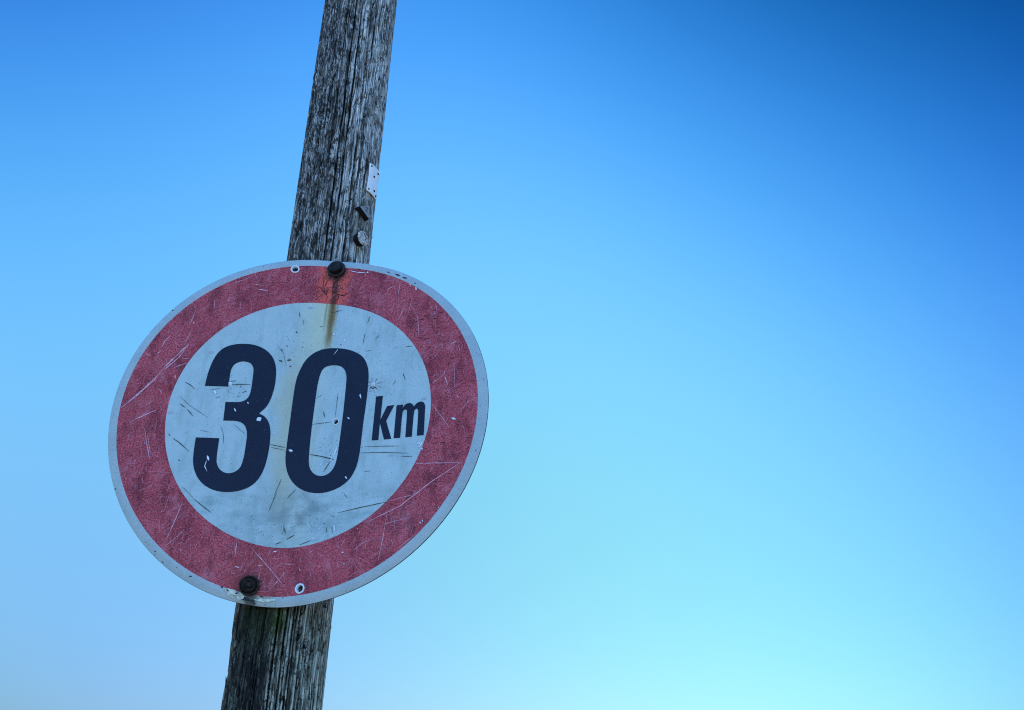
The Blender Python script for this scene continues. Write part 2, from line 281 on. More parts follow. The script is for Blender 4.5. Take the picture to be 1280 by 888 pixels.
# white centre
WHITE, n, b = new_mat('aged_white_reflective_sheeting')
x, z = sign_coords(n); v = n.vec(x, z)
g1 = n.noise(v, .55, 3, .6); cl = n.noise(v, .018, 4, .6); sp = n.noise(v, .9, 1, .5)
col = n.mix(n.smooth(cl, .3, .75), (.46, .575, .565), (.55, .66, .63))
col = n.mulc(n.smooth(g1, .62, .36, 0., .4), col, (.86, .89, .90))
col = n.mix(n.mul(n.smooth(sp, .70, .76), .7), col, (.10, .13, .15))
film = n.noise(n.vec(n.mul(x, .05), n.mul(z, .016)), 1., 5, .7)
col = n.mulc(n.smooth(film, .46, .66, 0., .75), col, (.80, .83, .80))
low = n.mul(n.smooth(z, -95., -150.), n.smooth(n.noise(n.vec(n.mul(x, .022), n.mul(z, .05)), 1., 5, .7), .40, .62))
col = n.mulc(n.mul(low, .8), col, (.70, .76, .76))
# yellow run-off under the bolt, brown in its middle
cx = n.lin(z, 262., 130., 31.0, 29.5)
left = n.sub(cx, x); wb = n.mul(n.sub(n.noise(v, .03, 3), .5), 20.)
wash = n.mul(n.smooth(n.add(left, wb), 75., 8.), n.smooth(left, -14., 4.))
wash = n.mul(wash, n.smooth(z, 60., 150., .25, 1.))
col = n.mix(n.mul(wash, .62), col, (.66, .66, .38))
rag = n.mul(n.sub(n.noise(n.vec(n.mul(x, .20), n.mul(z, .035)), 1., 4, .7), .5), 9.)
core = n.mul(n.smooth(n.m('ABSOLUTE', n.add(left, rag)), 8.5, 1.5), n.smooth(n.add(z, n.mul(rag, 5.)), 112., 150.))
thin = n.mul(n.smooth(n.m('ABSOLUTE', n.add(n.sub(left, 11.), n.mul(rag, .6))), 2.2, .6), n.smooth(n.add(z, n.mul(rag, 6.)), 150., 185.))
thin2 = n.mul(n.smooth(n.m('ABSOLUTE', n.add(n.add(left, 9.), n.mul(rag, .5))), 1.6, .4), n.smooth(n.add(z, n.mul(rag, 6.)), 170., 200.))
halo_ = n.mul(n.smooth(n.m('ABSOLUTE', n.add(left, n.mul(rag, 1.5))), 15., 2.), n.smooth(z, 105., 170.))
col = n.mix(n.mul(halo_, .5), col, (.38, .27, .09))
core = n.m('MAXIMUM', core, n.mul(n.m('MAXIMUM', thin, thin2), .55))
col = n.mix(n.mul(core, n.smooth(z, 120., 215., .7, 1.)), col, (.20, .105, .022))
# grime that collected under the nought
s1 = n.smooth(n.m('SQRT', n.add(n.m('POWER', n.mul(n.sub(x, 10.), .75), 2.), n.m('POWER', n.sub(z, -155.), 2.))), 62., 8.)
s1 = n.mul(s1, n.smooth(n.noise(v, .035, 4, .65), .36, .64))
col = n.mix(n.mul(s1, .75), col, (.20, .25, .25))
s2 = n.mul(n.mul(n.smooth(n.m('ABSOLUTE', n.add(x, n.add(18., n.mul(n.sub(cl, .5), 60.)))), 34., 4.), n.smooth(z, 150., 60.)), n.smooth(z, -190., -90.))
col = n.mix(n.mul(s2, .5), col, (.50, .47, .26))
n.put(b.inputs['Base Color'], col); b.inputs['Roughness'].default_value = .48; b.inputs['Specular IOR Level'].default_value = .22
n.put(b.inputs['Normal'], n.bump(n.add(g1, n.mul(cl, 6.)), .10, .0006))

# dark blue figures
NAVY, n, b = new_mat('dark_blue_print')
x, z = sign_coords(n); v = n.vec(x, z)
g = n.noise(v, .5, 3, .6); c2 = n.noise(v, .03, 3)
col = n.mix(n.smooth(g, .35, .7), (.008, .013, .030), (.016, .025, .052))
col = n.mulc(n.smooth(c2, .3, .7, 0., .5), col, (.8, .8, .75))
n.put(b.inputs['Base Color'], col); b.inputs['Roughness'].default_value = .5; b.inputs['Specular IOR Level'].default_value = .18

# rim
RIM, n, b = new_mat('grey_white_rim_paint')
x, z = sign_coords(n); v = n.vec(x, z)
g = n.noise(v, .25, 4, .6); c2 = n.noise(v, .02, 3)
col = n.mix(n.smooth(g, .3, .7), (.42, .50, .49), (.49, .57, .56))
col = n.mulc(n.smooth(c2, .35, .7, 0., .5), col, (.72, .80, .82))
dirt = n.mul(n.smooth(n.m('ABSOLUTE', n.add(x, 33.)), 42., 12.), n.smooth(z, -255., -270.))
dirt = n.mul(dirt, n.smooth(n.noise(v, .10, 4, .65), .38, .6))
col = n.mix(n.mul(dirt, .8), col, (.36, .35, .22))
d2 = n.mul(n.smooth(n.m('ABSOLUTE', n.add(x, 40.)), 13., 4.), n.smooth(z, -265., -275.))
col = n.mix(n.mul(d2, .85), col, (.06, .06, .05))
n.put(b.inputs['Base Color'], col); b.inputs['Roughness'].default_value = .5; b.inputs['Specular IOR Level'].default_value = .22

ALU = simple('weathered_aluminium', (.16, .17, .18), .55, .6, .2, 120.)
EDGE = simple('dark_cut_edge', (.045, .055, .065), .6, .3, .3, 200.)
DARKS = simple('grime_filled_scratch', (.034, .042, .044), .7, 0, .5, 400., .2)
PINK = simple('pale_scratch_in_red_paint', (.80, .44, .50), .6, 0, .25, 300., .2)
FINEP = simple('hairline_scratch_in_red_paint', (.72, .24, .29), .6, 0, .3, 300., .2)
DRED = simple('dark_nick_in_red_paint', (.06, .014, .02), .7, 0, .4, 300., .2)
FAINT = simple('faint_streak_in_red_paint', (.20, .035, .045), .7, 0, .3, 300., .2)
CHIP = simple('bare_metal_chip', (.78, .82, .84), .4, .0, .15, 400., .5)
MARK = simple('sheeting_mark', (.42, .46, .48), .5, 0, .1, 200., .3)
CREAM = simple('flaking_cream_primer', (.62, .62, .48), .7, 0, .35, 160., .2, .3)
BLACKBOLT = simple('oxidised_black_steel', (.012, .010, .011), .42, .5, .8, 160., .5, .35)
RUSTY = simple('rusty_black_steel', (.030, .019, .014), .55, .35, .9, 220., .4, .5)
VOID = simple('painted_hole_darkness', (.02, .022, .016), .9, 0, .3, 200., .1)

# ------------------------------------------------------------------ the sign
sign = bpy.data.objects.new('speed_limit_sign', None); link(sign); sign.location = (0, 0, H)
sign.empty_display_size = .1
tag(sign, 'scratched round red bordered 30 km speed limit sign bolted to the timber pole', 'road sign')
RI, RR, RO = .2123, .2857, .300
OFF = .0006
h1, h2, h3 = [tuple(c / 1000 for c in q) for q in D['holes']]
holeR = .0057

# white centre disc
bm = fill_loops([circle(0, 0, RI, 160), circle(*h3, .0048, 20)]); to_sheet(bm, OFF)
for pts, w in D['dark']: strip(bm, mm(pts), w, OFF + .00095, 1)
inside = lambda x, z, r: x * x + z * z < r * r
k = 0
while k < 380:                                  # small ticks and pits scattered over the white
    x, z = random.uniform(-.2, .2), random.uniform(-.2, .2)
    if not inside(x, z, .203): continue
    k += 1
    dens = random.random()
    a = random.gauss(.3, 1.1); L = abs(random.gauss(0, .0024)) + .0007
    if dens < .55: strip(bm, [(x, z), (x + L * math.cos(a), z + L * math.sin(a))], random.uniform(.18, .42), OFF + .0001, 1)
    elif dens < .93: blob(bm, x, z, random.uniform(.0002, .0006), random.uniform(.0002, .0006), OFF + .0001, 1, 5)
    else: blob(bm, x, z, random.uniform(.0004, .0009), random.uniform(.0004, .0009), OFF + .0001, 2, 6)
for cx_, cz_, nn_, sp_ in ((-.125, .045, 26, .014), (-.105, .05, 18, .01), (.06, -.055, 26, .013), (.115, .035, 16, .01), (.05, -.175, 34, .02), (-.03, -.185, 34, .02), (-.115, .015, 14, .008), (.1, -.05, 10, .02), (-.02, .13, 16, .02)):
    for _ in range(nn_):
        x, z = cx_ + random.gauss(0, sp_), cz_ + random.gauss(0, sp_ * .7)
        if not inside(x, z, .205): continue
        a = random.gauss(.4, .9); L = random.uniform(.0008, .0042); q = a + random.gauss(0, .7)
        strip(bm, [(x, z), (x + L * .5 * math.cos(a), z + L * .5 * math.sin(a)), (x + L * .5 * (math.cos(a) + math.cos(q)), z + L * .5 * (math.sin(a) + math.sin(q)))], random.uniform(.2, .6), OFF + .00012, 1)
for x, z in mm(D['marks']):
    f = bm.faces.new([bm.verts.new(on_sheet(x + a, z + c, OFF + .00008)) for a, c in ((-.0042, -.0026), (.0042, -.0021), (.0040, .0026), (-.0042, .0021))]); f.material_index = 3
    f.normal_update()
    if f.normal.y > 0: f.normal_flip()
face = obj('face', bm, [WHITE, DARKS, CHIP, MARK], sign)

# red border ring
bm = fill_loops([circle(0, 0, RR, 200), circle(0, 0, RI, 160), circle(*h1, holeR, 20), circle(*h2, holeR, 20)]); to_sheet(bm, OFF)
for pts, w in D['light']: strip(bm, mm(pts), w, OFF + .0003, 1, True, .45)
def ring_pt():
    while True:
        x, z = random.uniform(-RR, RR), random.uniform(-RR, RR)
        if RI + .003 < math.hypot(x, z) < RR - .003: return x, z
def in_ring(x, z): return RI + .001 < math.hypot(x, z) < RR - .001
for _ in range(1300):                            # hairlines
    x, z = ring_pt(); a = random.choice((random.gauss(1.45, .35), random.gauss(.6, .4), random.uniform(0, 3.1)))
    L = random.choice((.004, .007, .012, .02, .03)) * random.uniform(.5, 1.2)
    q = (x + L * math.cos(a), z + L * math.sin(a))
    if in_ring(*q): strip(bm, [(x, z), ((x + q[0]) / 2 + random.gauss(0, L * .04), (z + q[1]) / 2), q], random.uniform(.25, .55), OFF + .00022, 2)
for _ in range(70):
    x, z = ring_pt(); a = random.choice((random.gauss(1.4, .4), random.gauss(.5, .4))); L = random.uniform(.003, .014)
    q = (x + L * math.cos(a), z + L * math.sin(a))
    if in_ring(*q): strip(bm, [(x, z), q], random.uniform(.3, .6), OFF + .00025, 1)
for _ in range(520):                            # dark nicks, mostly short and slanting
    x, z = ring_pt(); a = random.gauss(.35, .6); L = random.uniform(.001, .006)
    q = (x + L * math.cos(a), z + L * math.sin(a))
    if in_ring(*q): strip(bm, [(x, z), q], random.uniform(.3, .7), OFF + .00018, 3)
for _ in range(90):
    x, z = ring_pt(); r = random.uniform(.0003, .0008); blob(bm, x, z, r, r, OFF + .00028, 1, 6)
for cx_, cz_, k_ in ((.215, .135, 30), (.20, .15, 26), (.24, -.06, 24)):   # horizontal dark scuffs on the right
    for _ in range(k_):
        x, z = cx_ + random.gauss(0, .022), cz_ + random.gauss(0, .022); L = random.uniform(.004, .010)
        if in_ring(x, z) and in_ring(x + L, z): strip(bm, [(x, z), (x + L, z + random.gauss(.0005, .001))], random.uniform(.4, .9), OFF + .0002, 3)
for k in range(9):                              # faint vertical streaks that print through at the pole
    x = -.042 + k * .0062 + random.gauss(0, .001); zt = math.sqrt((RR - .003) ** 2 - x * x); zb = math.sqrt((RI + .003) ** 2 - x * x)
    a0 = random.uniform(.0, .3); a1 = random.uniform(.5, 1)
    strip(bm, [(x, zt - (zt - zb) * a0), (x + random.gauss(0, .0008), zt - (zt - zb) * a1)], random.uniform(.5, 1.1), OFF + .00015, 5)
def walk(x, z, a, L, w):
    pts = [(x, z)]
    while L > 0:
        s = random.uniform(.003, .007); a += random.choice((-.5, .5, -.9, .9, 0)) * random.random(); x += s * math.cos(a); z += s * math.sin(a); L -= s
        if not in_ring(x, z): break
        pts.append((x, z))
    if len(pts) > 2: strip(bm, pts, w, OFF + .00025, 3, True, .5)
random.seed(23)
for _ in range(60): walk(.024 + random.gauss(0, .019), .240 + random.gauss(0, .015), random.choice((0, 3.1, -1.2, -2)) + random.gauss(0, .4), random.uniform(.006, .020), random.uniform(.3, .65))
for x0, z0, a0, L0, w0 in ((.0308, .232, 2.6, .05, 1.5), (.031, .231, -.5, .05, 1.3), (.031, .236, -1.4, .03, 1.6), (.012, .262, -1.0, .03, 1.1), (.02, .225, 3.0, .035, 1.0)): walk(x0, z0, a0, L0, w0)
ring = obj('border_ring', bm, [RED, PINK, FINEP, DRED, CHIP, FAINT], sign)

# chips of bare metal: on the part they lie on
# rim, rolled back a little towards its edge
bm = bmesh.new(); NS = 220; prof = []
for t in (0, .2, .4, .6, .8, .93, 1.): prof.append((RR + (RO - RR) * t, OFF - .0042 * t ** 2.2))
prof2 = [(RO, OFF - .0042), (RO + .0004, OFF - .0056), (RO, OFF - .0072)]
for PF, mi in ((prof, 0), (prof2, 1)):
    rows = []
    for r, o in PF:
        row = []
        for k in range(NS):
            a = 2 * math.pi * k / NS; rr = r
            if r > RR + .001:                       # knocks in the edge
                rr += .0009 * math.sin(3 * a + 1) * (r - RR) / (RO - RR) * .5
            row.append(bm.verts.new(on_sheet(rr * math.cos(a), rr * math.sin(a), o)))
        rows.append(row)
    for i in range(len(rows) - 1):
        for k in range(NS):
            f = bm.faces.new((rows[i][k], rows[i][(k + 1) % NS], rows[i + 1][(k + 1) % NS], rows[i + 1][k])); f.material_index = mi
bmesh.ops.recalc_face_normals(bm, faces=bm.faces[:])
def rim_out(x, z):
    t = max(0., min(1., (math.hypot(x, z) - RR) / (RO - RR))); return OFF - .0042 * t ** 2.2
def rimstrip(pts, w, mi, lift):
    P = mm(pts); o = max(rim_out(*p) for p in P); strip(bm, P, w, o + lift, mi, True, .5)
for pts, w in D['cream']: rimstrip(pts, w, 3, .0007)
for pts, w in D['rimsp']: rimstrip(pts, w, 2, .0010)
for pts, w in D['rimdark']: rimstrip(pts, w, 2, .0006)
for _ in range(26):
    a = random.uniform(0, 6.28); r = random.uniform(.2885, .2985); L = random.uniform(.0008, .003)
    x, z = r * math.cos(a), r * math.sin(a); strip(bm, [(x, z), (x - L * math.sin(a), z + L * math.cos(a))], random.uniform(.3, .9), rim_out(x, z) + .0004, 2)
rim = obj('rim', bm, [RIM, EDGE, DARKS, CREAM], sign)

# back plate
bm = fill_loops([circle(0, 0, RO - .0006, 160), circle(*h1, .0058, 20), circle(*h2, .0058, 20), circle(*h3, .0049, 20)])
for f in bm.faces: f.normal_flip()
to_sheet(bm, -.0058)
plate = obj('back_plate', bm, ALU, sign)

# figures
OFN = .0011
def figure(name, loops):
    bm = fill_loops(loops); to_sheet(bm, OFN); return bm
three = figure('three', [rounded(mm(D['three']))])
zero = figure('zero', [rounded(mm(D['zero_out']), 60), rounded(mm(D['zero_in']), 60)])
lk = figure('k', [mm(D['k'])]); lm = figure('m', [rounded(mm(D['m']), 42, 2)])
def near_poly(x): return 0 if x < -35 else 1
for pts, w in D['white']:
    cxm = sum(p[0] for p in pts) / len(pts); czm = sum(p[1] for p in pts) / len(pts)
    if -170 < cxm < -35 and -90 < czm < 110 and math.hypot(cxm, czm) < 205: strip(three, mm(pts), w, OFN + .0003, 1, True, .5)
    elif -35 < cxm < 105 and -95 < czm < 112: strip(zero, mm(pts), w, OFN + .0003, 1, True, .5)
def pt_in(poly, x, z):
    c = False; j = len(poly) - 1
    for i in range(len(poly)):
        if (poly[i][1] > z) != (poly[j][1] > z) and x < (poly[j][0] - poly[i][0]) * (z - poly[i][1]) / (poly[j][1] - poly[i][1]) + poly[i][0]: c = not c
        j = i
    return c
P3, PO, PI_ = mm(D['three']), mm(D['zero_out']), mm(D['zero_in'])
for _ in range(260):
    x, z = random.uniform(-.17, .1), random.uniform(-.1, .11)
    tgt = three if pt_in(P3, x, z) else zero if pt_in(PO, x, z) and not pt_in(PI_, x, z) else None
    if tgt is None: continue
    if random.random() < .6: blob(tgt, x, z, random.uniform(.0002, .0006), random.uniform(.0002, .0006), OFN + .0002, 2, 5)
    else:
        a = random.gauss(1.2, .6); L = random.uniform(.001, .006); strip(tgt, [(x, z), (x + L * math.cos(a), z + L * math.sin(a))], .3, OFN + .0002, 2)
SCUFF = simple('grey_scuff_on_print', (.11, .13, .19), .5, 0, .4, 300., .3)
o = obj('numeral', three, [NAVY, CHIP, SCUFF], sign); o['label'] = 'dark blue figure 3'
o = obj('numeral', zero, [NAVY, CHIP, SCUFF], sign); o['label'] = 'dark blue figure 0'
o = obj('letter', lk, [NAVY], sign); o['label'] = 'small dark blue letter k'
o = obj('letter', lm, [NAVY], sign); o['label'] = 'small dark blue letter m'

# the rest of the chips sit on the face or the ring
bmc = {'face': bmesh.new(), 'border_ring': bmesh.new()}
for nm, ob in (('face', face), ('border_ring', ring)): bmc[nm].from_mesh(ob.data)
for pts, w in D['white']:
    cxm = sum(p[0] for p in pts) / len(pts); czm = sum(p[1] for p in pts) / len(pts); r = math.hypot(cxm, czm)
    if (-170 < cxm < -35 and -90 < czm < 110 and r < 205) or (-35 < cxm < 105 and -95 < czm < 112): continue
    nm = 'face' if r < RI * 1000 else 'border_ring'
    strip(bmc[nm], mm(pts), w, OFF + .0011, 2 if nm == 'face' else 4, True, .5)
for nm, ob in (('face', face), ('border_ring', ring)):
    bmc[nm].to_mesh(ob.data); bmc[nm].free(); ob.data.polygons.foreach_set('use_smooth', [True] * len(ob.data.polygons))

def lathe(bm, profile, seg=40, jag=0., mi=0):
    """profile of (radius, height along -y)"""
    rows = []
    for r, hgt in profile:
        if r < 1e-6: rows.append([bm.verts.new((0, -hgt, 0))])
        else: rows.append([bm.verts.new((r * (1 + jag * math.sin(5 * k) * .5) * math.cos(2 * math.pi * k / seg), -hgt, r * (1 + jag * math.cos(3 * k) * .5) * math.sin(2 * math.pi * k / seg))) for k in range(seg)])
    for i in range(len(rows) - 1):
        A, B = rows[i], rows[i + 1]
        for k in range(seg):
            j = (k + 1) % seg
            if len(A) == 1 and len(B) == 1: continue
            if len(A) == 1: f = bm.faces.new((A[0], B[j], B[k]))
            elif len(B) == 1: f = bm.faces.new((A[k], A[j], B[0]))
            else: f = bm.faces.new((A[k], A[j], B[j], B[k]))
            f.material_index = mi
    bmesh.ops.recalc_face_normals(bm, faces=bm.faces[:])

def place(o, x, z, out=0.):
    o.location = on_sheet(x, z, out); nrm = fold_n(x, z)
    o.rotation_mode = 'QUATERNION'; o.rotation_quaternion = Vector((0, -1, 0)).rotation_difference(nrm)

# eyelets round the spare holes, each backed by a dark disc that paints the shade inside
for k, (x, z, ro, ri) in enumerate(((*h1, .0078, .0053), (*h2, .0078, .0052), (*h3, .0062, .0044))):
    bm = bmesh.new()
    lathe(bm, [(ri, -.006), (ri, .0006), (ri + .0004, .0011), ((ri + ro) / 2, .0013), (ro - .0004, .0010), (ro, .0002)], 36, .05)
    e = obj('eyelet', bm, [CHIP], sign); place(e, x, z, OFF + .0002)
    bm = bmesh.new(); lathe(bm, [(ri + .0008, -.0065), (0, -.0066)], 20); q = obj('hole_shade_disc', bm, [VOID], e)
# rivet with starred paint
bm = bmesh.new(); lathe(bm, [(.0042, 0), (.0040, .0012), (.0028, .0022), (.0022, .0018), (.0012, .0024), (0, .0026)], 28, .12)
rv = obj('rivet', bm, [simple('dull_rivet_metal', (.66, .70, .68), .45, .0, .5, 900., .5, .4)], sign)
place(rv, *[c / 1000 for c in D['rivet'][0]], OFF + .0003)

# two coach bolts
for k, (bx, bz) in enumerate(D['bolts']):
    bm = bmesh.new()
    if k == 0:
        lathe(bm, [(.0095, .003), (.0096, .010), (.0088, .0125), (.0070, .0135), (.0064, .0118), (.0035, .0122), (0, .0130)], 36, .03)
    else:
        lathe(bm, [(.0088, .002), (.0092, .007), (.0085, .0085), (.0074, .0088)], 36, .06)
        lathe(bm, [(.0074, .0088), (.0062, .0058), (.0040, .0056), (.0036, .0092), (.0020, .0104), (0, .0098)], 36, .16)
    bolt = obj('bolt', bm, [BLACKBOLT if k == 0 else RUSTY], sign); bolt.scale = (1.08,) * 3; place(bolt, bx / 1000, bz / 1000, OFF)
    bm = bmesh.new()
    if k == 0: lathe(bm, [(.0146, .0), (.0150, .0030), (.0143, .0046), (.0125, .0052), (.0100, .0046), (.0088, .0040)], 40, .03)
    else: lathe(bm, [(.0134, .0), (.0140, .0035), (.0136, .0062), (.0124, .0064), (.0114, .0046), (.0095, .0036), (.0085, .0034)], 40, .06)
    obj('washer', bm, [RUSTY], bolt)
    bm = bmesh.new(); lathe(bm, [(.0050, .002), (.0048, -.02), (.0046, -.075), (0, -.08)], 20); obj('shank', bm, [RUSTY], bolt)

# ------------------------------------------------------------------ the pole
def vnoise(u, v, seed):
    """value noise with smooth interpolation"""
    r = np.random.default_rng(seed); T = r.random((257, 257))
    ui = np.floor(u).astype(int); vi = np.floor(v).astype(int); fu = u - ui; fv = v - vi
    fu = fu * fu * (3 - 2 * fu); fv = fv * fv * (3 - 2 * fv)
    a, b_ = ui % 257, (ui + 1) % 257; c, d_ = vi % 257, (vi + 1) % 257
    return (T[a, c] * (1 - fu) + T[b_, c] * fu) * (1 - fv) + (T[a, d_] * (1 - fu) + T[b_, d_] * fu) * fv

front = np.radians(np.linspace(-112, 112, 560)); back = np.radians(np.linspace(112, 248, 60))[1:-1]
phi = np.concatenate([front, back]); NP = len(phi)
zz = np.concatenate([np.linspace(-H - .3, -.62, 60)[:-1], np.linspace(-.62, 1.12, 620), np.linspace(1.12, 3.2, 80)[1:]]); NZ = len(zz)
PH, ZZ = np.meshgrid(phi, zz)
U = PH * R0 * 1000; Zm = ZZ * 1000                     # mm round the pole, mm up
dep = np.zeros_like(U)
Z1 = zz[:, None] * 1000; O1 = Z1 * 0
wander = (vnoise(O1 + 3, Z1 / 300, 5) - .5) * 3.2 + (vnoise(O1 + 9, Z1 / 70, 6) - .5) * .8
def crack(ph0, z0, z1, w, dmm, wnd=1., seed=0):
    """a drying check running along the grain"""
    k0, k1 = np.searchsorted(Z1[:, 0], (z0, z1))
    if k1 - k0 < 2: return
    z = Z1[k0:k1]; o = z * 0
    cu = math.radians(ph0) * R0 * 1000 + wander[k0:k1] * wnd + (vnoise(o + seed * .37, z / 60, 8) - .5) * .9 + (vnoise(o + seed * .61, z / 14, 9) - .5) * .3
    t = np.clip((z - z0) / (z1 - z0), 0, 1); tap = np.clip(np.minimum(t, 1 - t) * 6, 0, 1)
    ww = w * (.6 + .6 * vnoise(o + seed, z / 35, 12)) * np.sqrt(tap) + 1e-6
    p = np.clip(1 - np.abs(U[k0:k1] - cu) / ww, 0, 1) ** .6
    dep[k0:k1] = np.maximum(dep[k0:k1], p * dmm * tap)
# long checks read off the photograph (degrees round the pole, mm along it)
for i, c in enumerate(((4, -700, 1150, 1.3, 8), (14, -620, 1100, 1.25, 8), (30, -700, 1150, 1.7, 10), (37, 300, 1150, 1.2, 6), (49, -640, 700, 1.3, 7), (56, 560, 1150, 1.4, 7), (66, -600, 640, 1.5, 8), (68, 640, 1100, 1.0, 5),
                       (-17, 120, 760, 1.1, 5), (-28, 360, 900, 1.0, 5), (-40, 280, 700, 1.2, 5), (-55, 420, 880, 1.0, 4), (-8, 500, 1000, 1.0, 5), (-33, -520, -250, 1.3, 6), (-52, -560, -260, 1.4, 6), (22, -560, -230, 1.0, 5), (39, -540, -280, 1.1, 6), (58, -500, -240, 1.2, 6), (-66, -560, -300, 1.4, 6))):
    crack(c[0], c[1], c[2], c[3] * 1.3, c[4] * 2.2, wnd=.8, seed=i * 7.3 + 1)
for i, (p0, w0) in enumerate(((8, .8), (18, .7), (25, .9), (34, .8), (44, .7), (53, .9), (62, .8), (73, .9), (-12, .8), (-60, .9), (-74, 1.))): crack(p0, -620, -230, w0, 7, wnd=1.3, seed=i * 5.7 + 90)
rc = random.Random(5)
for i in range(150):
    ph0 = rc.uniform(-85, 85); z0 = rc.uniform(-600, 1050); L = rc.choice((18, 30, 50, 90, 160)) * rc.uniform(.6, 1.4)
    crack(ph0, z0, z0 + L, rc.uniform(.8, 1.3), rc.uniform(2, 7), seed=i * 3.1 + 200)
# short cross breaks
for i, (p0, p1, z0, w_, d_) in enumerate(((-46, 6, 884, .9, 4), (-20, 12, 792, .7, 3), (-62, -30, 700, .8, 3), (-30, -6, 655, .8, 4), (8, 20, 600, .7, 3), (-50, -24, 470, .8, 3), (44, 60, 800, .7, 3), (-25, -5, 420, .7, 3), (30, 50, -410, .7, 3))):
    zc = z0 + (vnoise(U / 4.5, U * 0 + i * 1.7, 41) - .5) * 13 + (vnoise(U / 1.4, U * 0 + i * 2.1, 42) - .5) * 3
    dg = np.degrees(PH); tp = np.clip(np.minimum(dg - p0, p1 - dg) / 6, 0, 1)
    dep = np.maximum(dep, np.clip(1 - np.abs(Zm - zc) / (w_ * 1.9), 0, 1) * d_ * tp)
# flaky shallow pits, thickest on the left, and fine ridges of grain
warpU = U + wander + (vnoise(U / 30, Zm / 60, 31) - .5) * 10
pit = vnoise(warpU / 4.6, Zm / 15., 21) * .6 + vnoise(warpU / 2.3, Zm / 6.5, 22) * .4
leftness = np.clip((20 - np.degrees(PH)) / 60, .12, 1) * np.clip((112 - np.abs(np.degrees(PH))) / 10, 0, 1)
dep = np.maximum(dep, np.clip((pit - .56) / .12, 0, 1) * 2.4 * leftness)
ridge = (vnoise(warpU / 1.7, Zm / 120, 23) - .5) * .55 + (vnoise(warpU / 4.5, Zm / 240, 24) - .5) * .9 + (vnoise(U / 40, Zm / 300, 25) - .5) * 1.6
ridge *= np.clip((115 - np.abs(np.degrees((PH + np.pi) % (2 * np.pi) - np.pi))) / 8, .0, 1)
# knots: a swelling low on the left edge, small nubs elsewhere
def bumpg(ph0, z0, su, sz, h): return h * np.exp(-(((np.degrees(PH) - ph0) / su) ** 2) - ((Zm - z0) / sz) ** 2)
bul = bumpg(-88, -430, 25, 16, 1.2) - bumpg(-88, -378, 25, 24, 2.2) + bumpg(-84, 775, 5, 5, 2.0) + bumpg(86, 655, 4, 5, 1.8) + bumpg(88, -375, 4, 7, 1.6) + bumpg(-70, -300, 25, 40, 1.2) + bumpg(28, 768, 5, 9, .8) - bumpg(28, 768, 1.6, 2.5, 3.)
Rr = R0 + .0016 * np.clip(ZZ, -1.5, 3) + (ridge + bul - dep) / 1000
X = PX + .00066 * ZZ + Rr * np.sin(PH); Y = PY - Rr * np.cos(PH)
co = np.stack([X, Y, ZZ + H], -1).reshape(-1, 3)
idx = np.arange(NP * NZ).reshape(NZ, NP); nx = np.roll(idx, -1, axis=1)
faces = np.stack([idx[:-1], nx[:-1], nx[1:], idx[1:]], -1).reshape(-1, 4)
me = bpy.data.meshes.new('timber_pole')
top = [list(idx[-1])]
me.from_pydata(co.tolist(), [], faces.tolist() + top)
me.polygons.foreach_set('use_smooth', [True] * (len(me.polygons) - 1) + [False])
at = me.attributes.new('grain', 'FLOAT_VECTOR', 'POINT')
at.data.foreach_set('vector', np.stack([U + 400, Zm, np.degrees(PH)], -1).reshape(-1).astype(np.float32))

WOOD, n, b = new_mat('silvered_weathered_timber')
ga = n.node('ShaderNodeAttribute', attribute_name='grain').outputs['Vector']
u, zl, deg = n.xyz(ga)
wv = n.add(u, n.mul(n.sub(n.noise(n.vec(n.mul(u, .03), n.mul(zl, .012)), 1., 2), .5), 14.))
wz = zl
fib = n.noise(n.vec(n.mul(wv, .42), n.mul(wz, .0085)), 1., 5, .7)          # long fibres
fib2 = n.noise(n.vec(n.mul(wv, .17), n.mul(wz, .004)), 1., 3, .6)
pits = n.noise(n.vec(n.mul(wv, .24), n.mul(wz, .068)), 1., 5, .68, .9)      # short dark flecks
pits2 = n.noise(n.vec(n.mul(wv, .48), n.mul(wz, .17)), 1., 3, .62, .6)
blot = n.noise(n.vec(n.mul(wv, .045), n.mul(wz, .014)), 1., 3, .6)
col = n.mix(n.smooth(fib, .40, .60), (.085, .078, .066), (.92, .91, .82))
col = n.mulc(n.smooth(fib2, .56, .40, 0., .85), col, (.42, .42, .43))
col = n.mulc(n.smooth(blot, .46, .64, 0., .8), col, (.48, .46, .42))
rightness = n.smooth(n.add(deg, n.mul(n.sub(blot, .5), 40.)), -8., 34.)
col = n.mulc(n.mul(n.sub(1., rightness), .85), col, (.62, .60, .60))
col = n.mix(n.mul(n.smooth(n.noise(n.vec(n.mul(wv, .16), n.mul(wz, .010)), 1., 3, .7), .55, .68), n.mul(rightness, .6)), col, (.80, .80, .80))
clus = n.mul(n.sub(n.noise(n.vec(n.mul(wv, .07), n.mul(wz, .022)), 1., 3, .6), .5), -.42)
pm = n.smooth(n.sub(pits, clus), n.lin(rightness, 0., 1., .485, .565), n.lin(rightness, 0., 1., .555, .625))
col = n.mix(n.mul(pm, .92), col, (.018, .016, .015))
col = n.mix(n.mul(n.smooth(n.sub(pits2, clus), .585, .66), .8), col, (.016, .015, .014))
smu = n.noise(n.vec(n.mul(wv, .085), n.mul(wz, .030)), 1., 2, .5)
col = n.mulc(n.smooth(smu, .52, .62, 0., .9), col, (.34, .33, .29))
